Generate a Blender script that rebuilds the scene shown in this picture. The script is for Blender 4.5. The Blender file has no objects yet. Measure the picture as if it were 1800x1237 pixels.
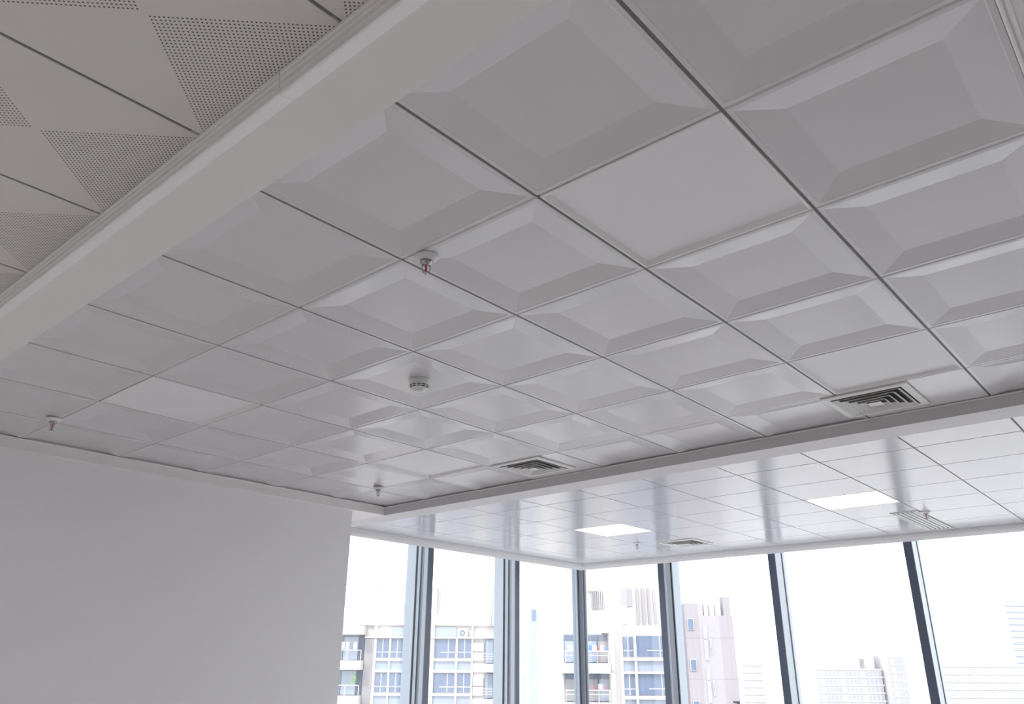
import bpy, bmesh, math, random
from mathutils import Vector, Matrix
random.seed(7)
R = math.radians
scene = bpy.context.scene
C = scene.collection
H = 2.7                      # ceiling height above the floor
DROP = 0.07                  # how far the beams hang below the tiles

# ------------------------------------------------------------------ camera
def make_camera():
    yaw, pitch, roll = -0.7171, 0.3809, 0.005
    f = Vector((math.sin(yaw)*math.cos(pitch), math.cos(yaw)*math.cos(pitch), math.sin(pitch)))
    r = Vector((math.cos(yaw), -math.sin(yaw), 0))
    u = r.cross(f)
    r2 = r*math.cos(roll) + u*math.sin(roll)
    u2 = -r*math.sin(roll) + u*math.cos(roll)
    cam = bpy.data.cameras.new('camera')
    cam.sensor_width = 36
    cam.lens = 1382.05/1800*36
    cam.clip_end = 3000
    o = bpy.data.objects.new('camera', cam)
    C.objects.link(o)
    m = Matrix((r2, u2, -f)).transposed().to_4x4()
    m.translation = Vector((0.6597, -1.5554, H-1.2981))
    o.matrix_world = m
    scene.camera = o
make_camera()

# ------------------------------------------------------------------ sky, sun, exposure
world = bpy.data.worlds.new('overcast_sky'); scene.world = world
world.use_nodes = True
bg = world.node_tree.nodes['Background']
bg.inputs['Color'].default_value = (0.95, 0.97, 1.0, 1)
bg.inputs['Strength'].default_value = 3.2
sun = bpy.data.lights.new('sun', 'SUN'); sun.energy = 1.8; sun.angle = R(6); sun.color = (1, .95, .86)
so = bpy.data.objects.new('sun', sun); C.objects.link(so)
so.rotation_euler = Vector((0.25, -0.75, 0.75)).to_track_quat('Z', 'Y').to_euler()
scene.view_settings.view_transform = 'Standard'
scene.view_settings.look = 'None'
scene.view_settings.gamma = 1
scene.view_settings.use_curve_mapping = False
scene.view_settings.exposure = 0.09
scene.cycles.use_denoising = True
scene.cycles.max_bounces = 10
scene.cycles.diffuse_bounces = 6
scene.cycles.glossy_bounces = 5
scene.cycles.transparent_max_bounces = 12
scene.cycles.sample_clamp_indirect = 8

# ------------------------------------------------------------------ materials
MATS = {}
def mat(name, col, rough=.5, metal=0.0, spec=.5, noise=0.0, nscale=4.0, bump=0.0, bscale=60.0, emit=None, coat=0.0):
    m = bpy.data.materials.new(name); m.use_nodes = True
    nt = m.node_tree; b = nt.nodes['Principled BSDF']
    b.inputs['Base Color'].default_value = (*col, 1)
    b.inputs['Roughness'].default_value = rough
    b.inputs['Metallic'].default_value = metal
    b.inputs['Specular IOR Level'].default_value = spec
    b.inputs['Coat Weight'].default_value = coat
    tc = nt.nodes.new('ShaderNodeTexCoord')
    if noise:
        n = nt.nodes.new('ShaderNodeTexNoise'); n.inputs['Scale'].default_value = nscale; n.inputs['Detail'].default_value = 4
        mx = nt.nodes.new('ShaderNodeMix'); mx.data_type = 'RGBA'; mx.blend_type = 'MIX'
        mx.inputs[6].default_value = (*[c*(1-noise) for c in col], 1)
        mx.inputs[7].default_value = (*[min(1, c*(1+noise)) for c in col], 1)
        nt.links.new(tc.outputs['Object'], n.inputs['Vector'])
        nt.links.new(n.outputs['Fac'], mx.inputs[0]); nt.links.new(mx.outputs[2], b.inputs['Base Color'])
    if bump:
        n2 = nt.nodes.new('ShaderNodeTexNoise'); n2.inputs['Scale'].default_value = bscale; n2.inputs['Detail'].default_value = 3
        bp = nt.nodes.new('ShaderNodeBump'); bp.inputs['Strength'].default_value = bump; bp.inputs['Distance'].default_value = .002
        nt.links.new(tc.outputs['Object'], n2.inputs['Vector'])
        nt.links.new(n2.outputs['Fac'], bp.inputs['Height']); nt.links.new(bp.outputs['Normal'], b.inputs['Normal'])
    if emit:
        b.inputs['Emission Color'].default_value = (*emit[0], 1); b.inputs['Emission Strength'].default_value = emit[1]
    MATS[name] = m
    return m

mat('wall_panel', (.38, .37, .37), .6, noise=.1, nscale=1.0)
mat('tile_enamel', (.70, .69, .705), .24, noise=.012, nscale=2.5)
mat('flat_enamel', (.65, .645, .685), .17, noise=.01, nscale=2.5)
mat('plaster', (.86, .85, .86), .75, noise=.02, nscale=1.3, bump=.08, bscale=120)
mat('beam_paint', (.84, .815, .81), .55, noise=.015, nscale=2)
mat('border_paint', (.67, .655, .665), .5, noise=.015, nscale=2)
mat('trim_white', (.88, .865, .865), .35, noise=.01, nscale=8)
mat('joint_shade', (.17, .16, .165), .6, noise=.05)
mat('grid_dark', (.16, .15, .15), .7, noise=.05)
mat('floor_tile', (.80, .775, .76), .35, noise=.05, nscale=1.5)
mat('diffuser_off', (.86, .86, .88), .45, noise=.005)
mat('diffuser_lit', (.9, .9, .9), .5, noise=.005, emit=((1, .985, .97), 7.4))
mat('vent_white', (.74, .735, .72), .4, noise=.02, nscale=10)
mat('vent_dark', (.06, .058, .058), .8, noise=.1)
mat('chrome', (.42, .41, .41), .16, metal=1.0, noise=.03, nscale=30)
mat('bulb_red', (.65, .03, .02), .15, noise=.05, nscale=40)
mat('plastic_white', (.80, .80, .80), .35, noise=.01, nscale=20)
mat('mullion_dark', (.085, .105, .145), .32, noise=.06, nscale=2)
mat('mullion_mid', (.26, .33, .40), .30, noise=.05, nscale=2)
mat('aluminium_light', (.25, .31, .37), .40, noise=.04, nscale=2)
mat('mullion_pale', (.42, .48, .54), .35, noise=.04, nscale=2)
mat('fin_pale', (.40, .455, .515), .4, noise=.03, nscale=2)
mat('gasket', (.02, .022, .03), .6, noise=.1)

def glass_mat():
    m = bpy.data.materials.new('window_glass'); m.use_nodes = True
    nt = m.node_tree; nt.nodes.clear()
    out = nt.nodes.new('ShaderNodeOutputMaterial'); mix = nt.nodes.new('ShaderNodeMixShader')
    tr = nt.nodes.new('ShaderNodeBsdfTransparent'); gl = nt.nodes.new('ShaderNodeBsdfGlossy')
    lw = nt.nodes.new('ShaderNodeLayerWeight'); lw.inputs['Blend'].default_value = .5
    pw = nt.nodes.new('ShaderNodeMath'); pw.operation = 'POWER'; pw.inputs[1].default_value = 5; nt.links.new(lw.outputs['Facing'], pw.inputs[0])
    fr = nt.nodes.new('ShaderNodeMath'); fr.operation = 'MULTIPLY_ADD'; fr.inputs[1].default_value = .9; fr.inputs[2].default_value = .03; nt.links.new(pw.outputs[0], fr.inputs[0])
    tr.inputs['Color'].default_value = (.965, .972, .98, 1)
    gl.inputs['Roughness'].default_value = .02
    nt.links.new(fr.outputs[0], mix.inputs[0]); nt.links.new(tr.outputs[0], mix.inputs[1]); nt.links.new(gl.outputs[0], mix.inputs[2])
    nt.links.new(mix.outputs[0], out.inputs['Surface'])
    MATS['window_glass'] = m
glass_mat()

def perforated_mat():
    # two opposite triangles of every square panel are drilled, the others are plain
    m = bpy.data.materials.new('perforated_panel'); m.use_nodes = True
    nt = m.node_tree; b = nt.nodes['Principled BSDF']; N = nt.nodes.new; L = nt.links.new
    b.inputs['Roughness'].default_value = .5
    tc = N('ShaderNodeTexCoord'); sp = N('ShaderNodeSeparateXYZ'); L(tc.outputs['Object'], sp.inputs[0])
    def M(op, a, c=None, v=None):
        n = N('ShaderNodeMath'); n.operation = op
        for i, s in enumerate((a, c)):
            if s is None: continue
            if isinstance(s, (int, float)): n.inputs[i].default_value = s
            else: L(s, n.inputs[i])
        return n.outputs[0]
    x, y = sp.outputs[0], sp.outputs[1]
    u = M('MULTIPLY', M('ADD', x, y), .70711); v = M('MULTIPLY', M('SUBTRACT', x, y), .70711)
    p = .0098
    def cell(a):
        s = M('ADD', M('DIVIDE', a, p), 200.5)
        return M('SUBTRACT', M('FRACT', s), .5)
    cu, cv = cell(u), cell(v)
    d = M('SQRT', M('ADD', M('MULTIPLY', cu, cu), M('MULTIPLY', cv, cv)))
    hole = M('LESS_THAN', d, .24)
    tri = M('GREATER_THAN', M('SUBTRACT', M('ABSOLUTE', y), M('ABSOLUTE', x)), .007)
    rim = M('LESS_THAN', M('ABSOLUTE', y), .292)
    f = M('MULTIPLY', M('MULTIPLY', hole, tri), rim)
    mx = N('ShaderNodeMix'); mx.data_type = 'RGBA'
    mx.inputs[6].default_value = (.73, .705, .68, 1); mx.inputs[7].default_value = (.12, .11, .105, 1)
    L(f, mx.inputs[0]); L(mx.outputs[2], b.inputs['Base Color'])
    MATS['perforated_panel'] = m
perforated_mat()

# outdoors
mat('facade_white', (.58, .56, .54), .8, noise=.03, nscale=.4)
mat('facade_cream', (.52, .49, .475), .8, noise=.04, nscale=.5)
mat('facade_lilac', (.315, .292, .315), .8, noise=.04, nscale=.5)
mat('facade_grey', (.31, .30, .315), .8, noise=.05, nscale=.6)
mat('pane_blue', (.13, .17, .255), .25, noise=.25, nscale=.9)
mat('pane_pale', (.29, .335, .41), .3, noise=.15, nscale=.9)
mat('pane_dark', (.14, .165, .22), .3, noise=.3, nscale=1.5)
mat('frame_white', (.56, .55, .56), .5, noise=.02)
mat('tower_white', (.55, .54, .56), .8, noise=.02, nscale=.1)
mat('tower_window', (.33, .345, .41), .4, noise=.1, nscale=.2)  # tower colours are paled to stand in for haze
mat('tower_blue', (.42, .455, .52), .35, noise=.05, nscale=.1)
mat('ground_pale', (.40, .395, .39), .9, noise=.12, nscale=.02)
mat('cloth_red', (.7, .12, .16), .8, noise=.1)
mat('cloth_blue', (.12, .2, .5), .8, noise=.1)
mat('cloth_white', (.7, .7, .7), .8, noise=.05)
mat('leaf_green', (.16, .30, .10), .7, noise=.3, nscale=6)

# ------------------------------------------------------------------ mesh helpers
class MB:
    def __init__(self): self.v = []; self.f = []
    def add(self, vs, fs):
        n = len(self.v); self.v += [tuple(p) for p in vs]; self.f += [tuple(i+n for i in f) for f in fs]; return self
    def box(self, x0, x1, y0, y1, z0, z1):
        vs = [(x, y, z) for z in (z0, z1) for y in (y0, y1) for x in (x0, x1)]
        return self.add(vs, [(0, 2, 3, 1), (4, 5, 7, 6), (0, 1, 5, 4), (2, 6, 7, 3), (0, 4, 6, 2), (1, 3, 7, 5)])
    def lathe(self, prof, n=24, cx=0, cy=0):
        # prof: list of (r, z); closed with fans where r == 0
        rings = []
        for r, z in prof:
            if r <= 1e-6: rings.append([len(self.v)]); self.v.append((cx, cy, z))
            else:
                rings.append(list(range(len(self.v), len(self.v)+n)))
                for k in range(n):
                    a = 2*math.pi*k/n; self.v.append((cx+r*math.cos(a), cy+r*math.sin(a), z))
        for A, B in zip(rings, rings[1:]):
            for k in range(n):
                k2 = (k+1) % n
                if len(A) == 1 and len(B) == 1: continue
                if len(A) == 1: self.f.append((A[0], B[k], B[k2]))
                elif len(B) == 1: self.f.append((A[k], B[0], A[k2]))
                else: self.f.append((A[k], B[k], B[k2], A[k2]))
        return self
    def tube(self, pts, r, n=8):
        pts = [Vector(p) for p in pts]; rings = []
        for i, p in enumerate(pts):
            d = (pts[min(i+1, len(pts)-1)] - pts[max(i-1, 0)]).normalized()
            a = d.orthogonal().normalized(); b = d.cross(a)
            rings.append([len(self.v)+k for k in range(n)])
            for k in range(n):
                t = 2*math.pi*k/n; self.v.append(tuple(p + (a*math.cos(t)+b*math.sin(t))*r))
        for A, B in zip(rings, rings[1:]):
            for k in range(n): self.f.append((A[k], A[(k+1) % n], B[(k+1) % n], B[k]))
        self.f.append(tuple(reversed(rings[0]))); self.f.append(tuple(rings[-1])); return self
    def prism_x(self, prof, x0, x1):   # prof: (y, z) polygon extruded along x
        n = len(prof)
        vs = [(x0, y, z) for y, z in prof] + [(x1, y, z) for y, z in prof]
        fs = [(i, (i+1) % n, n+(i+1) % n, n+i) for i in range(n)] + [tuple(range(n-1, -1, -1)), tuple(range(n, 2*n))]
        return self.add(vs, fs)
    def prism_y(self, prof, y0, y1):   # prof: (x, z) polygon extruded along y
        n = len(prof)
        vs = [(x, y0, z) for x, z in prof] + [(x, y1, z) for x, z in prof]
        fs = [(i, (i+1) % n, n+(i+1) % n, n+i) for i in range(n)] + [tuple(range(n-1, -1, -1)), tuple(range(n, 2*n))]
        return self.add(vs, fs)
    def mesh(self, name, m, smooth=False):
        me = bpy.data.meshes.new(name); me.from_pydata(self.v, [], self.f)
        bm = bmesh.new(); bm.from_mesh(me); bmesh.ops.recalc_face_normals(bm, faces=bm.faces); bm.to_mesh(me); bm.free()
        me.materials.append(MATS[m])
        if smooth: me.polygons.foreach_set('use_smooth', [True]*len(me.polygons)); me.update()
        return me
    def build(self, name, m, parent=None, smooth=False, loc=None):
        return link(name, self.mesh(name, m, smooth), parent, loc)

def link(name, me, parent=None, loc=None):
    o = bpy.data.objects.new(name, me); C.objects.link(o)
    if parent is not None: o.parent = parent
    if loc is not None: o.location = loc
    return o
def empty(name, loc=(0, 0, 0), rz=0):
    o = bpy.data.objects.new(name, None); C.objects.link(o); o.location = loc; o.rotation_euler = (0, 0, rz); o.empty_display_size = .1
    return o
def tag(o, label, cat, group=None):
    o['label'] = label; o['category'] = cat
    if group: o['group'] = group
    return o
def struct(o, label=None):
    o['kind'] = 'structure'
    if label: o['label'] = label
    return o
def B(name, m, box, parent=None):
    return MB().box(*box).build(name, m, parent)
def copy_tree(o, parent=None):
    c = o.copy(); C.objects.link(c); c.parent = parent
    for ch in list(o.children): copy_tree(ch, c)
    return c

# ------------------------------------------------------------------ room shell
X0, X1, Y0, Y1 = -6.4, 5.6, -5.6, 7.9
struct(B('floor', 'floor_tile', (X0, X1, Y0, Y1, -.2, 0)))
struct(B('ceiling', 'plaster', (X0, X1, Y0, Y1, H+.25, H+.4)), 'concrete slab hidden above the ceiling tiles')
struct(B('wall_left', 'plaster', (-4.98, -4.80, Y0, 2.64, 0, H-DROP)), 'plain white painted wall below the coffered ceiling')
struct(B('wall_back', 'wall_panel', (X0, X1, Y0-.2, Y0, 0, H+.25)))
struct(B('wall_right', 'wall_panel', (X1, X1+.2, Y0, Y1, 0, H+.25)))
struct(B('wall_outer', 'plaster', (X0, -5.95, Y0, 2.9, 0, H+.25)))

# beams and borders that hang below the tiles
ZB = H-DROP
XL, XR, YN, YF = -4.73, 0.60, -0.60, 2.94     # the coffered bay
def trim(n, box, label, m='beam_paint'):
    o = B('trim_%d' % n, m, box); return struct(o, label)
ZN = H-.058
near = trim(1, (-4.98, .86, -.80, YN, ZN, H+.25), 'wide plain beam between perforated and coffered ceilings')
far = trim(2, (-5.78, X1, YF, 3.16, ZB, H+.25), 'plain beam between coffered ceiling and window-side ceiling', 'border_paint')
left = trim(3, (-4.98, XL, YN, YF, ZB, H+.25), 'narrow drop edge between white wall and coffered ceiling')
right = trim(4, (XR, .86, YN, YF, ZB, H+.25), 'plain beam along the right edge of the coffered ceiling')
struct(B('trim_5', 'beam_paint', (-5.95, -4.98, -.8, YF, ZB, H+.25)), 'plain soffit behind the end of the white wall')
# stepped moulding on the camera side of the near beam, in lengths with open joints
cuts = [-4.95, -3.12, -.72, .62]
for a, b in zip(cuts, cuts[1:]):
    prof = [(-.8, H-.001), (-.809, H-.001), (-.809, H-.010), (-.806, H-.014), (-.8065, H-.026), (-.804, H-.030), (-.8045, H-.045), (-.8, H-.047)]
    MB().prism_x(prof, a+.0015, b-.0015).build('moulding', 'trim_white', near)
    MB().prism_x([(-.803, ZN+.004), (-.803, ZN-.0075), (-.797, ZN-.008), (-.762, ZN-.0002), (-.762, ZN+.001), (-.80, ZN+.004)], a+.0005, b-.0005).build('edge_strip', 'trim_white', near)
for k, x in enumerate((.6, .613)):
    MB().prism_y([(x, ZB+.004), (x, ZB-.004+.002*k), (x+.004, ZB-.006+.002*k), (x+.008, ZB-.006+.002*k), (x+.012, ZB+.004)], YN, YF).build('edge_strip', 'trim_white', right)
# thin wall angle under the tile edges of the bay
for nm, bx, par in (('wall_angle', (XL, XL+.02, YN, YF, H-.006, H-.003), left), ('wall_angle', (XL+.02, XR, YF-.02, YF, H-.006, H-.003), far)):
    B(nm, 'trim_white', bx, par)

# curtain-box fronts (pelmets) along both window walls
PX, PY = -5.90, 7.42
def pelmet_prof(a, s):  # a: window-side coordinate, s: direction into the room
    return [(a, H+.25), (a, ZB), (a+s*.012, ZB-.002), (a+s*.05, ZB+.008), (a+s*.085, ZB+.028), (a+s*.10, ZB+.05), (a+s*.105, H+.003), (a+s*.105, H+.25)]
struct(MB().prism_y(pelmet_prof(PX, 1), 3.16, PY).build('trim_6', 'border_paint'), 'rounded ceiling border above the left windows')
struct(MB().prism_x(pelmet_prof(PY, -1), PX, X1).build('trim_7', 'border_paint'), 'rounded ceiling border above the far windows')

# ------------------------------------------------------------------ ceiling tiles
GX, GY = .004, .0013   # half the joint beside a tile: wider along y, where an added dark strip stands in for groove shadow, tight along x
COFFER = .0165
def tile_bm(steps):
    bm = bmesh.new(); rs = []
    for ox, oy, z in steps:
        rs.append([bm.verts.new(p) for p in ((ox, oy, z), (.6-ox, oy, z), (.6-ox, .6-oy, z), (ox, .6-oy, z))])
    for a, b in zip(rs, rs[1:]):
        for k in range(4): bm.faces.new((a[k], a[(k+1) % 4], b[(k+1) % 4], b[k]))
    bm.faces.new(rs[-1]); bm.faces.new(list(reversed(rs[0])))
    return bm
def coffer_bm():
    return tile_bm([(GX, GY, .022), (GX, GY, .004), (GX+.0015, GY+.0035, 0), (.019, .019, 0), (.022, .022, .0012), (.119, .119, COFFER)])
def flat_bm(ch=.006):
    return tile_bm([(GX, GY, .022), (GX, GY, ch), (GX+.0015, GY+ch, 0)])
def joint_shade_strips(par, xs, y0, y1):
    me = MB().box(-.0038, .0038, y0, y1, .0018, .020).mesh('joint_shade_strip', 'joint_shade')  # dark colour takes the place of shadow inside the groove
    for x in xs: link('joint_shade_strip', me, par, (x, 0, H))
cache = {}
def tile_mesh(kind, m, cx0=0, cx1=.6, cy0=0, cy1=.6, centred=False):
    key = (kind, m, round(cx0, 3), round(cx1, 3), round(cy0, 3), round(cy1, 3))
    if key in cache: return cache[key]
    bm = coffer_bm() if kind == 'coffer' else flat_bm()
    def cut(co, no):
        g = bm.verts[:]+bm.edges[:]+bm.faces[:]
        res = bmesh.ops.bisect_plane(bm, geom=g, plane_co=co, plane_no=no, clear_outer=True)
        ed = [e for e in res['geom_cut'] if isinstance(e, bmesh.types.BMEdge)]
        if ed: bmesh.ops.holes_fill(bm, edges=ed)
    if cx0 > 0: cut((cx0, 0, 0), (-1, 0, 0))
    if cx1 < .6: cut((cx1, 0, 0), (1, 0, 0))
    if cy0 > 0: cut((0, cy0, 0), (0, -1, 0))
    if cy1 < .6: cut((0, cy1, 0), (0, 1, 0))
    if centred: bmesh.ops.translate(bm, verts=bm.verts, vec=(-.3, -.3, 0))
    bmesh.ops.recalc_face_normals(bm, faces=bm.faces)
    me = bpy.data.meshes.new(kind+'_tile'); bm.to_mesh(me); bm.free(); me.materials.append(MATS[m])
    cache[key] = me
    return me

grid = struct(B('ceiling', 'grid_dark', (XL, XR, YN, YF, H+.024, H+.04)), 'glossy white coffered ceiling of square embossed tiles')
LIGHT_CELLS = {(-1, 0), (-1, 3), (-6, 0), (-6, 3)}
for i in range(-8, 1):
    for j in range(-1, 5):
        if (i, j) in LIGHT_CELLS: continue
        kind = 'flat' if (i, j) in ((-5, 4), (-1, 4)) else 'coffer'
        me = tile_mesh(kind, 'tile_enamel', cx0=max(0, XL+.002-i*.6), cy1=min(.6, YF-.002-j*.6))
        link('coffered_tile' if kind == 'coffer' else 'plain_tile', me, grid, (i*.6, j*.6, H))

joint_shade_strips(grid, [i*.6 for i in range(-7, 1)], YN+.002, YF-.022)

FY = 3.16
fgrid = struct(B('ceiling', 'grid_dark', (PX+.106, X1, FY, PY-.106, H+.024, H+.04)), 'glossy flat white tiled ceiling beside the windows')
LIT = {(-7, 3), (-3, 3)}
for i in range(-10, 3):
    for j in range(0, 7):
        if (i, j) in LIT: continue
        me = tile_mesh('flat', 'flat_enamel', cx0=max(0, PX+.108-i*.6), cy1=min(.6, PY-.108-FY-j*.6))
        link('plain_tile', me, fgrid, (i*.6, FY+j*.6, H))
B('ceiling_board', 'flat_enamel', (1.803, X1, FY, PY-.107, H, H+.023), fgrid)

joint_shade_strips(fgrid, [i*.6 for i in range(-9, 3)], FY+.002, PY-.11)

pgrid = struct(B('ceiling', 'grid_dark', (-4.98, 1.9, -3.81, -.801, H+.024, H+.04)), 'ceiling of square panels with perforated triangles')
PO = -.49
PLIT = {(-6, 4), (-4, 4), (-2, 4), (0, 4)}
for i in range(-7, 4):
    for j in range(1, 6):
        if (i, j) in PLIT: continue
        me = tile_mesh('perforated', 'perforated_panel', centred=True)
        o = link('perforated_panel', me, pgrid, (PO+i*.6+.3, -.8-j*.6+.3, H))
joint_shade_strips(pgrid, [PO+i*.6 for i in range(-6, 4)], -3.80, -.83)
B('ceiling_board', 'plaster', (-4.98, X1, Y0, -3.81, H+.022, H+.04), pgrid)
B('ceiling_board', 'plaster', (1.9, X1, -3.81, -.801, H+.022, H+.04), pgrid)
struct(B('ceiling', 'plaster', (.86, X1, -.8, YF, H+.022, H+.04)), 'plain ceiling beyond the right beam')

# ------------------------------------------------------------------ ceiling lights
def ceiling_light(x, y, lit, label):
    t = tag(empty('ceiling_light', (x+.3, y+.3, H)), label, 'ceiling light', 'square panel lights set into the ceiling')
    def ringpts(o, z): return [(-.3+o, -.3+o, z), (.3-o, -.3+o, z), (.3-o, .3-o, z), (-.3+o, .3-o, z)]
    zin = .006 if lit else .014
    rs = [ringpts(.0045, .02), ringpts(.0045, .001), ringpts(.007, -.001), ringpts(.013, -.001), ringpts(.024, zin), ringpts(.024, .02)]
    b = MB(); b.v = [p for r in rs for p in r]
    for k in range(6):
        a, c = k*4, ((k+1) % 6)*4
        for e in range(4): b.f.append((a+e, a+(e+1) % 4, c+(e+1) % 4, c+e))
    b.build('frame', 'trim_white', t)
    B('diffuser', 'diffuser_lit' if lit else 'diffuser_off', (-.276, .276, -.276, .276, zin-.0005, zin+.005), t)
    return t
ceiling_light(-.6, 0, 0, 'unlit square ceiling light nearest the camera, among coffered tiles')
ceiling_light(-.6, 1.8, 0, 'unlit square ceiling light just before the right air vent')
ceiling_light(-3.6, 0, 0, 'unlit square ceiling light in the coffers above the white wall')
ceiling_light(-3.6, 1.8, 0, 'unlit square ceiling light near the far corner of coffers')
ceiling_light(-4.2, FY+1.8, 1, 'glowing square ceiling light nearer the window corner')
ceiling_light(-1.8, FY+1.8, 1, 'glowing square ceiling light on the right of the window-side ceiling')
# added unseen light panels behind the camera, to brighten the near ceiling
for gx, w in ((-3.5, 'first'), (-1.1, 'second'), (1.3, 'third'), (3.7, 'fourth')):
    ceiling_light(gx, -5.0, 1, 'added unseen glowing panel by the back wall, %s from the left' % w)
for i, w in ((-6, 'first'), (-4, 'second'), (-2, 'third'), (0, 'fourth')):
    ceiling_light(PO+i*.6, -3.2, 1, 'added unseen glowing panel among perforated panels, %s from the white wall' % w)

# ------------------------------------------------------------------ air vents
def square_vent(cx, cy, size, label, rings=4, neck=.06):
    t = tag(empty('air_vent', (cx, cy, H)), label, 'air vent', 'square louvred ceiling vents')
    h = size/2
    def sq(o, z): return [(-o, -o, z), (o, -o, z), (o, o, z), (-o, o, z)]
    def loop(rs, close=True):
        b = MB(); b.v = [p for r in rs for p in r]; n = len(rs)
        for k in range(n if close else n-1):
            a, c = k*4, ((k+1) % n)*4
            for e in range(4): b.f.append((a+e, a+(e+1) % 4, c+(e+1) % 4, c+e))
        return b
    hi = h-.036
    loop([sq(h, -.001), sq(h, -.006), sq(h-.004, -.010), sq(hi, -.012), sq(hi-.002, -.010), sq(hi-.002, -.001)]).build('frame', 'vent_white', t)
    bk = MB(); bk.box(-hi+.003, hi-.003, -hi+.003, hi-.003, -.0025, -.0012); bk.build('duct_opening', 'vent_dark', t)
    step = (hi-.03)/(rings+.35)
    for k in range(rings):
        o = hi-.006-step*k
        i = max(o-step*.62, .02)
        z0, z1 = -.016-.003*k, -.0035-.001*k
        loop([sq(o, z0), sq(i, z1), sq(i-.0015, z1), sq(o-.002, z0-.0012)]).build('louvre', 'vent_white', t)
    c = .034
    loop([sq(c, -.022), sq(c*.55, -.012), sq(c*.5, -.012), sq(c-.003, -.0235)]).build('louvre', 'vent_white', t)
    B('centre_plate', 'vent_white', (-c+.004, c-.004, -c+.004, c-.004, -.0225, -.019), t)
    return t
square_vent(-.47, 2.62, .42, 'square louvred air vent at the right end of the coffered ceiling')
square_vent(-2.76, 2.60, .42, 'square louvred air vent by the middle of the far beam')
square_vent(-3.75, FY+3.3, .46, 'small square air vent between window mullions on the flat ceiling')

def slot_vent():
    t = tag(empty('slot_vent', (-1.325, 6.63, H)), 'long white slotted air outlet beside a sprinkler at the far windows', 'air vent')
    w, l = .115, .60
    f = MB()
    f.box(-w, w, -l, -l+.022, -.006, -.001); f.box(-w, w, l-.022, l, -.006, -.001)
    f.box(-w, -w+.018, -l+.022, l-.022, -.006, -.001); f.box(w-.018, w, -l+.022, l-.022, -.006, -.001)
    f.build('frame', 'vent_white', t)
    B('duct_opening', 'vent_dark', (-w+.018, w-.018, -l+.022, l-.022, -.003, -.0012), t)
    for k in range(5):
        x = -w+.018+(2*w-.036)*(k+.5)/5
        MB().prism_y([(x-.013, -.0045), (x-.009, -.009), (x+.009, -.009), (x+.013, -.0045)], -l+.03, l-.075).build('slat', 'vent_white', t)
    for k in range(4):
        x = -w+.018+(2*w-.036)*(k+1)/5
        B('blade_end', 'vent_white', (x-.004, x+.004, l-.07, l-.024, -.007, -.0035), t)
slot_vent()

# ------------------------------------------------------------------ sprinklers
def make_sprinkler():
    t = empty('sprinkler', (0, 0, 0))
    MB().lathe([(0, .004), (.040, .004), (.041, -.001), (.038, -.006), (.029, -.013), (.021, -.016), (0, -.016)], 28).build('escutcheon', 'plastic_white', t, True)
    MB().lathe([(0, -.014), (.021, -.014), (.022, -.018), (.021, -.024), (.016, -.027), (.012, -.028), (.012, -.033), (0, -.033)], 20).build('body', 'chrome', t, True)
    for s in (-1, 1):
        MB().tube([(s*.010, 0, -.030), (s*.0135, 0, -.036), (s*.014, 0, -.046), (s*.011, 0, -.055), (s*.005, 0, -.060), (0, 0, -.061)], .0022, 6).build('frame_arm', 'chrome', t, True)
    MB().lathe([(0, -.033), (.0028, -.034), (.0034, -.040), (.0034, -.050), (.0024, -.056), (0, -.057)], 10).build('glass_bulb', 'bulb_red', t, True)
    b = MB(); n = 24; z0, z1 = -.0635, -.0655
    for z in (z0, z1):
        for k in range(n):
            r = .0135 if k % 2 else .0100
            a = 2*math.pi*k/n; b.v.append((r*math.cos(a), r*math.sin(a), z))
    b.f.append(tuple(range(n))); b.f.append(tuple(range(2*n-1, n-1, -1)))
    for k in range(n): b.f.append((k, (k+1) % n, n+(k+1) % n, n+k))
    b.lathe([(0, -.059), (.004, -.060), (.004, -.0668), (0, -.0672)], 8)
    b.build('deflector', 'chrome', t)
    return t
sp0 = make_sprinkler()
for k, (x, y, a, lab) in enumerate([
        (-1.115, .035, 50, 'chrome fire sprinkler with red bulb nearest the camera'),
        (-4.12, -.03, 20, 'chrome fire sprinkler above the white wall, leftmost of all'),
        (-4.13, 2.36, 40, 'chrome fire sprinkler beside the far corner of the coffered ceiling'),
        (-4.17, 6.13, 45, 'tiny fire sprinkler next to the glowing light nearer the window corner'),
        (-1.17, 6.14, 45, 'fire sprinkler at the head of the slotted air outlet')]):
    o = sp0 if k == 0 else copy_tree(sp0)
    o.location = (x, y, H-.004); o.rotation_euler = (0, 0, R(a)); tag(o, lab, 'sprinkler', 'ceiling fire sprinklers')

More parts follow.
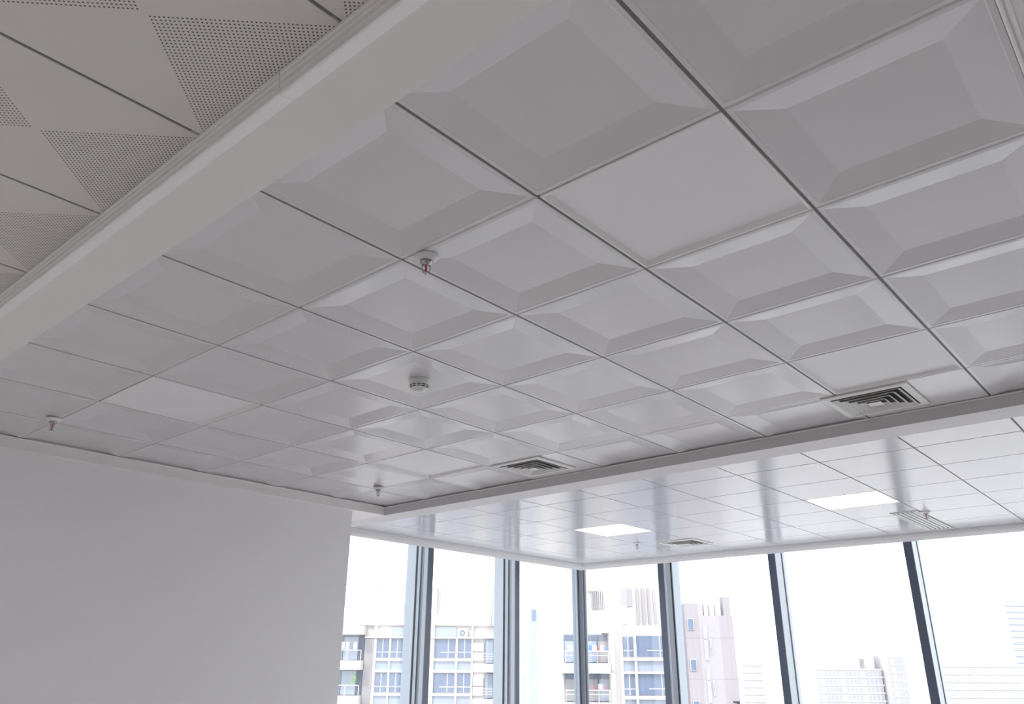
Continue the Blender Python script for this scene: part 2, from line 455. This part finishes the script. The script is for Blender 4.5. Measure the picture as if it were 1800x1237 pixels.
# ------------------------------------------------------------------ smoke detector
def smoke_detector():
    t = tag(empty('smoke_detector', (-2.085, .90, H+COFFER)), 'round white smoke detector in the middle of a coffered tile', 'smoke detector')
    MB().lathe([(0, 0), (.050, 0), (.051, -.004), (.051, -.018), (.049, -.021), (0, -.021)], 40).build('base', 'plastic_white', t, True)
    MB().lathe([(.0485, -.020), (.0485, -.034), (.044, -.046), (.036, -.055), (0, -.055)], 40).build('body', 'plastic_white', t, True)
    MB().lathe([(.024, -.054), (.023, -.059), (.018, -.062), (0, -.062)], 32).build('cap', 'plastic_white', t, True)
    n = 12
    for row, (r, z) in enumerate(((.0478, -.0365), (.0443, -.0445))):
        for k in range(n):
            a0 = 2*math.pi*(k+.12)/n; a1 = 2*math.pi*(k+.88)/n
            b = MB(); m = 4
            for rr, zz in ((r-.004, z+.0016), (r+.0012, z+.0016), (r-.0002, z-.0022), (r-.005, z-.0022)):
                for q in range(m+1):
                    a = a0+(a1-a0)*q/m; b.v.append((rr*math.cos(a), rr*math.sin(a), zz))
            for s in range(4):
                s2 = (s+1) % 4
                for q in range(m): b.f.append((s*(m+1)+q, s*(m+1)+q+1, s2*(m+1)+q+1, s2*(m+1)+q))
            b.f.append((0, m+1, 2*(m+1), 3*(m+1))); b.f.append((m, 3*(m+1)+m, 2*(m+1)+m, m+1+m))
            b.build('vent_slot', 'gasket', t)
    MB().lathe([(0, -.054), (.0025, -.0545), (.0025, -.0575), (0, -.058)], 10, .030, -.012).build('indicator', 'vent_dark', t, True)
smoke_detector()

# ------------------------------------------------------------------ windows
ZS = .12           # sill height
ZT = H+.25
def mullion(parent, along, pos, w, face, depth, out, fin, segs, m_face='mullion_dark'):
    """one upright: inside box, dark gasket at the glass, outer fin. along 'y' -> left window, 'x' -> far window"""
    s = -1 if along == 'y' else 1
    def bx(a0, a1, d0, d1, z0=ZS, z1=ZT):
        d0, d1 = sorted((face+s*d0, face+s*d1))
        return (d0, d1, a0, a1, z0, z1) if along == 'y' else (a0, a1, d0, d1, z0, z1)
    h = w/2
    o = B('mullion', 'mullion_dark', bx(pos-h+.012, pos+h-.012, .010, depth-.02), parent)
    B('face_plate', m_face, bx(pos-h-.002, pos+h+.002, 0, .012), o)
    for d0, d1, inset, m in segs:
        B('side_profile', m, bx(pos-h+inset, pos+h-inset, d0, d1), o)
    B('gasket', 'gasket', bx(pos-h-.004, pos+h+.004, depth-.014, depth+.012), o)
    B('outer_fin', 'fin_pale', bx(pos-fin/2, pos+fin/2, depth+.014, depth+out), o)
    return o
SEG_LEFT = [(.013, .075, 0, 'mullion_pale'), (.077, .084, -.003, 'fin_pale'), (.086, .125, .008, 'mullion_dark'), (.127, .175, 0, 'mullion_pale')]  # the thin pale strip is a painted highlight line along the profile
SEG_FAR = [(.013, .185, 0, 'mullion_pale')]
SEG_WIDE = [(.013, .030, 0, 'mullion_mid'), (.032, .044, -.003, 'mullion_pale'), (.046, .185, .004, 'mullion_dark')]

w1 = struct(empty('window_1', (0, 0, 0)), 'tall windows left of the room corner')
LF = -5.96; LG = LF-.19
left_pos = [3.18, 4.675, 6.165]
for p in left_pos: mullion(w1, 'y', p, .075, LF, .19, .17, .072, SEG_LEFT)
corner_y = 7.60
edges = [2.9]+left_pos+[corner_y]
for a, b in zip(edges, edges[1:]):
    B('glass_pane', 'window_glass', (LG-.012, LG, a+.03, b-.03, ZS, ZT), w1)
B('sill', 'mullion_mid', (LG-.1, LF+.05, 2.9, corner_y, 0, ZS), w1)

w2 = struct(empty('window_2', (0, 0, 0)), 'tall windows along the far side right of the corner')
FF = 7.48; FG = FF+.20
far_pos = [-4.69, -3.21, -1.72, -.24, 1.24, 2.72, 4.2]
for p in far_pos: mullion(w2, 'x', p, .082, FF, .20, .20 if p < -4 else .10, .078, SEG_WIDE if p < -4 else SEG_FAR)
cp = MB().box(-6.03, -5.945, 7.50, 7.585, ZS, ZT).build('corner_post', 'mullion_dark', w2)
B('post_edge', 'fin_pale', (-6.05, -6.015, 7.478, 7.50, ZS, ZT), cp)
B('post_gasket', 'gasket', (-5.9445, -5.9425, 7.53, 7.55, ZS, ZT), cp)
B('outer_post', 'mullion_mid', (-6.18, -6.03, 7.585, 7.72, ZS, ZT), cp)
edges = [-5.985]+far_pos+[X1]
for a, b in zip(edges, edges[1:]):
    B('glass_pane', 'window_glass', (a+.03, b-.03, FG, FG+.012, ZS, ZT), w2)
B('sill', 'mullion_mid', (-6.05, X1, FF-.05, FG+.1, 0, ZS), w2)

# ------------------------------------------------------------------ outdoors
struct(MB().lathe([(0, -60), (700, -60), (700, -62), (0, -62)], 48).build('ground', 'ground_pale'), 'pale street level far below')
YAW = .7171
def site(name, D, label, cat='building', group=None, turn=0):
    fw = Vector((-math.sin(YAW), math.cos(YAW), 0))
    return tag(empty(name, Vector((.66, -1.555, 0))+fw*D, YAW+turn), label, cat, group)

def facade_window(par, u0, u1, v0, v1, d, m='pane_blue', bars=True, split=.3):
    w = B('window', 'frame_white', (u0, u1, d+.02, d+.08, v0, v1), par)
    B('pane', m, (u0+.04, u1-.04, d-.02, d+.03, v0+.04, v1-.04), w)
    if bars:
        c = (u0+u1)/2 if u1-u0 < 1.5 else u0+(u1-u0)*.65
        B('glazing_bar', 'frame_white', (c-.03, c+.03, d-.05, d-.015, v0, v1), w)
        h = v0+(v1-v0)*split
        B('glazing_bar', 'frame_white', (u0+(.3*(u1-u0) if u1-u0 > 1.5 else 0), u1, d-.05, d-.015, h-.03, h+.03), w)
    return w

# --- the cream apartment block on the left
bA = site('apartment_block', 72, 'white apartment block with blue windows and balconies behind the left windows')
B('wall', 'facade_white', (-24, 1.4, .25, 12, -60, 5.6), bA)
for (u0, u1, m) in ((-11.75, -11.5, 'facade_white'), (-10.41, -10.26, 'frame_white'), (-9.16, -6.54, 'facade_white'), (-4.70, -4.53, 'frame_white'), (-3.35, -3.21, 'facade_white')):
    B('pier', m, (u0, u1, -.05, .25, -40, 3.75 if m == 'frame_white' else 4.7), bA)
B('side_pier', 'facade_grey', (-12.47, -11.75, -.15, .25, -40, 3.71), bA)
B('cornice', 'facade_white', (-12.5, 1.4, -.25, .25, 3.66, 3.78), bA)
for k in range(7):
    z = -2.72*k
    for c, (u0, u1) in enumerate(((-11.5, -10.41), (-10.26, -9.16), (-6.54, -4.70), (-4.53, -3.35))):
        facade_window(bA, u0, u1, 2.07+z, 3.64+z, .10, 'pane_blue')
        B('spandrel', 'pane_pale', (u0, u1, .12, .25, 1.12+z, 1.84+z), bA)
    B('floor_band', 'frame_white', (-11.5, -3.3, -.12, .2, 1.84+z, 2.05+z), bA)
    B('floor_band', 'frame_white', (-11.5, -3.3, -.12, .2, .94+z, 1.12+z), bA)
    for h in (.94, 1.84, 2.6):
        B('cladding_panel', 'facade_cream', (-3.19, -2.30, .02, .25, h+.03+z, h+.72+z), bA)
    # deep balconies on the left
    bal = B('balcony', 'facade_white', (-19.5, -12.5, -1.5, .25, 1.12+z, 1.84+z), bA)
    B('opening', 'pane_dark', (-19.4, -12.6, .12, .26, 1.9+z, 3.84+z), bal)
    for q in range(5):
        B('sliding_pane', 'pane_blue' if q % 2 else 'pane_pale', (-19.3+q*1.25, -18.1+q*1.25, .03, .12, 1.9+z, 3.75+z), bal)
    B('railing', 'frame_white', (-19.5, -12.52, -1.45, -1.4, 2.62+z, 2.68+z), bal)
    for q in range(7): B('railing_post', 'frame_white', (-19.4+q*1.14, -19.35+q*1.14, -1.45, -1.4, 1.84+z, 2.62+z), bal)
    if k == 0:
        for u, m in ((-14.3, 'cloth_white'), (-13.9, 'cloth_white'), (-13.25, 'cloth_white')):
            B('laundry', m, (u, u+.26, -1.1, -1.05, 2.75, 3.3), bal)
    if k == 1:
        g = MB()
        for q in range(24):
            a, b, c = random.uniform(-13.3, -12.9), random.uniform(-1.3, -.9), random.uniform(-.1, .75)
            g.box(a, a+.13, b, b+.02, c, c+.09)
        pl = g.build('balcony_plant', 'leaf_green', bal); pl['kind'] = 'stuff'
    # narrow balconies on the right
    rb = B('balcony', 'facade_cream', (-2.26, 1.2, -1.0, .25, .97+z, 1.64+z), bA)
    B('opening', 'pane_dark', (-2.2, -.9, .1, .26, 1.64+z, 3.72+z), rb)
    B('sliding_pane', 'pane_pale', (-2.1, -1.5, .02, .1, 1.7+z, 3.6+z), rb)
    for q in range(3): B('railing', 'frame_white', (-2.26, 1.2, -.98, -.94, 2.0+.2*q+z, 2.04+.2*q+z), rb)
for (u0, u1) in ((-10.27, -9.16), (-6.54, -4.70)):
    facade_window(bA, u0, u1, 3.80, 4.6, .10, 'pane_pale', False)
# roof terrace frame and parapet
B('parapet', 'facade_white', (-13.4, 1.4, -.1, .3, 4.7, 5.6), bA)
B('canopy', 'facade_cream', (-15, -12.45, -1.6, .25, 3.9, 4.6), bA)
for u in (-11.56, -6.46, -1.6): B('roof_post', 'facade_grey', (u-.05, u+.05, .3, .4, 5.6, 7.75), bA)
B('roof_beam', 'facade_grey', (-11.6, -6.4, .3, .4, 7.69, 7.77), bA)
B('roof_post', 'facade_grey', (-6.40, -6.15, .25, .5, 5.6, 7.70), bA)
for u in (-10.2, -9.85, -9.35, -4.35, -3.9): B('roof_vent', 'facade_grey', (u, u+.07, .3, .4, 5.65, 6.5), bA)
ac = B('condenser', 'frame_white', (-4.50, -3.70, -.25, .1, 3.80, 4.45), bA)
fan = MB().lathe([(.10, -.02), (.25, -.02), (.25, .02), (.10, .02), (.10, -.02)], 20).build('fan_grille', 'pane_blue', ac)
fan.rotation_euler = (R(90), 0, 0); fan.location = (-4.15, -.27, 4.10)
B('antenna', 'facade_grey', (-1.72, -1.66, -.2, -.14, 4.0, 8.0), bA)

# --- the taller wing in the middle
bB = site('apartment_tower', 62, 'taller cream apartment tower with laundry balconies behind the corner post')
B('wall', 'facade_white', (.6, 12.2, .25, 7.5, -60, 9.5), bB)
B('shaded_recess', 'pane_pale', (1.36, 1.98, .05, .26, -40, 5.5), bB)  # recessed window strip, its bluish shadow put into the colour
facade_window(bB, 1.52, 1.96, 4.55, 5.45, .0, 'pane_blue', False)
for k in range(7):
    z = -2.6*k
    facade_window(bB, .80, 1.14, 1.7+z, 3.44+z, .1, 'pane_pale', False)
    bal = B('balcony', 'facade_white', (3.7, 7.3, -1.2, .25, 1.0+z, 1.68+z), bB)
    B('opening', 'pane_dark', (3.95, 7.3, .1, .26, 1.68+z, 3.66+z), bal)
    for q in range(4): B('sliding_pane', ('pane_pale', 'facade_grey')[(q+k) % 2], (4.0+q*.82, 4.72+q*.82, .02, .1, 1.75+z, 3.2+z), bal)
    B('railing', 'frame_white', (3.9, 7.1, -1.18, -1.13, 2.46+z, 2.52+z), bal)
    B('railing', 'frame_white', (3.9, 7.1, -1.18, -1.13, 2.20+z, 2.23+z), bal)
    for q in range(5): B('railing_post', 'frame_white', (3.92+q*.78, 3.97+q*.78, -1.18, -1.13, 1.68+z, 2.5+z), bal)
    B('side_wall', 'facade_cream', (7.2, 7.5, -1.2, .25, 1.0+z, 3.8+z), bal)
    items = [(4.15, 'cloth_white', .5), (5.7, 'cloth_blue', .25), (5.95, 'cloth_white', .3), (6.3, 'cloth_red', .16), (6.55, 'cloth_white', .25), (6.85, 'cloth_blue', .2)] if k == 0 else [(4.6, 'cloth_red', .16), (5.8, 'cloth_red', .14), (6.3, 'cloth_white', .3), (6.6, 'cloth_red', .15)] if k == 1 else []
    for u, m, w in items:
        B('laundry', m, (u, u+w, -.9, -.86, 2.55+z, 2.55+z+(.35 if w > .2 else .22)), bal)
    facade_window(bB, 8.26, 9.10, 2.12+z, 3.58+z, .10, 'pane_blue')
    facade_window(bB, 9.27, 12.0, 2.12+z, 3.64+z, .10, 'pane_blue')
    B('spandrel', 'pane_pale', (8.26, 9.10, .12, .25, 1.14+z, 1.87+z), bB)
    B('spandrel', 'pane_pale', (9.27, 12.0, .12, .25, 1.14+z, 1.87+z), bB)
    B('floor_band', 'frame_white', (8.2, 12.2, -.2, .2, 1.87+z, 2.10+z), bB)
    B('floor_band', 'frame_white', (8.2, 12.2, -.2, .2, .98+z, 1.14+z), bB)
for u0, u1 in ((8.05, 8.26), (9.10, 9.27)): B('pier', 'frame_white', (u0, u1, -.15, .25, -40, 3.75), bB)
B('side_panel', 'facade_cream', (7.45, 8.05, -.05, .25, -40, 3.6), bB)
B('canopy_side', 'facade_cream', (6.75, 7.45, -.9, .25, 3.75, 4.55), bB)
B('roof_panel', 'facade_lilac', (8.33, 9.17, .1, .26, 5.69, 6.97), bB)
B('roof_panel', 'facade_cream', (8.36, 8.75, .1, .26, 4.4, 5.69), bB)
for q in range(4):
    B('roof_slot', 'facade_lilac', (9.46+q*.43, 9.66+q*.43, .05, .26, 4.42+.01*q, 7.0), bB)
for q in range(7): B('louvre_slat', 'facade_grey', (6.08+q*.145, 6.19+q*.145, .05, .26, 5.48, 6.79), bB)
B('louvre_slat', 'facade_cream', (5.55, 6.3, .05, .26, 6.75, 7.4), bB)
facade_window(bB, 3.35, 3.6, 7.0, 7.3, .1, 'pane_pale', False)

# --- the grey-pink flank on the right
bC = site('apartment_flank', 62, 'grey pink building flank with toothed parapet right of the wide mullion', turn=-R(4))
def cu(u): return u-.2
B('wall', 'facade_lilac', (cu(12.9), cu(16.3), -1.2, 6, -60, 4.92), bC)
B('roof_block', 'facade_lilac', (cu(12.9), cu(14.12), -1.2, 2, 4.92, 5.76), bC)
for u in (14.32, 14.72, 15.15): B('parapet_tooth', 'facade_cream', (cu(u), cu(u+.16), -1.2, -.4, 4.92, 5.8), bC)
B('corner_fin', 'facade_lilac', (cu(15.7), cu(16.2), -1.2, 0, 4.92, 6.22), bC)
for k in range(4):
    z = -2.72*k
    facade_window(bC, cu(13.05), cu(13.50), 3.94+z, 4.72+z, -1.32, 'pane_blue', False)
    facade_window(bC, cu(14.15), cu(14.36), 1.9+z, 3.27+z, -1.32, 'pane_pale', False)
    facade_window(bC, cu(14.15), cu(14.36), 3.35+z, 4.14+z, -1.32, 'pane_pale', False)
    facade_window(bC, cu(14.54), cu(14.66), 2.3+z, 3.3+z, -1.32, 'pane_blue', False)
    B('joint_line', 'facade_grey', (cu(12.9), cu(16.3), -1.215, -1.19, 3.40+z, 3.43+z), bC)

fl = B('floodlight', 'gasket', (15.55, 15.95, -1.75, -1.5, -.82, -.72), bC)
B('arm', 'gasket', (15.85, 15.95, -1.7, -1.15, -1.1, -.82), fl)

# --- distant towers, haze put into their pale colours
def tower(name, D, label, u0, u1, top, floors, cols, caps, m='tower_white', mw='tower_window', fh=3.0, dep=18):
    t = site(name, D, label, 'building', 'distant towers beyond the far windows')
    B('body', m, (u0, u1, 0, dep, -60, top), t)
    wd = MB()
    cw = (u1-u0)/cols
    for f in range(floors):
        for c in range(cols):
            a = u0+c*cw
            if (c*7+3) % 5 == 0: continue
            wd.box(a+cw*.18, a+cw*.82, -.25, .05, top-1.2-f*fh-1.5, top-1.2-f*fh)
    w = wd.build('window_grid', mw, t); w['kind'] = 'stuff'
    sl = MB()
    for f in range(floors): sl.box(u0-.3, u1+.3, -.6, 0, top-f*fh-.5, top-f*fh-.1)
    s = sl.build('floor_slabs', m, t); s['kind'] = 'stuff'
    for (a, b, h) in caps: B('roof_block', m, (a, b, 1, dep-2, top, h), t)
    return t
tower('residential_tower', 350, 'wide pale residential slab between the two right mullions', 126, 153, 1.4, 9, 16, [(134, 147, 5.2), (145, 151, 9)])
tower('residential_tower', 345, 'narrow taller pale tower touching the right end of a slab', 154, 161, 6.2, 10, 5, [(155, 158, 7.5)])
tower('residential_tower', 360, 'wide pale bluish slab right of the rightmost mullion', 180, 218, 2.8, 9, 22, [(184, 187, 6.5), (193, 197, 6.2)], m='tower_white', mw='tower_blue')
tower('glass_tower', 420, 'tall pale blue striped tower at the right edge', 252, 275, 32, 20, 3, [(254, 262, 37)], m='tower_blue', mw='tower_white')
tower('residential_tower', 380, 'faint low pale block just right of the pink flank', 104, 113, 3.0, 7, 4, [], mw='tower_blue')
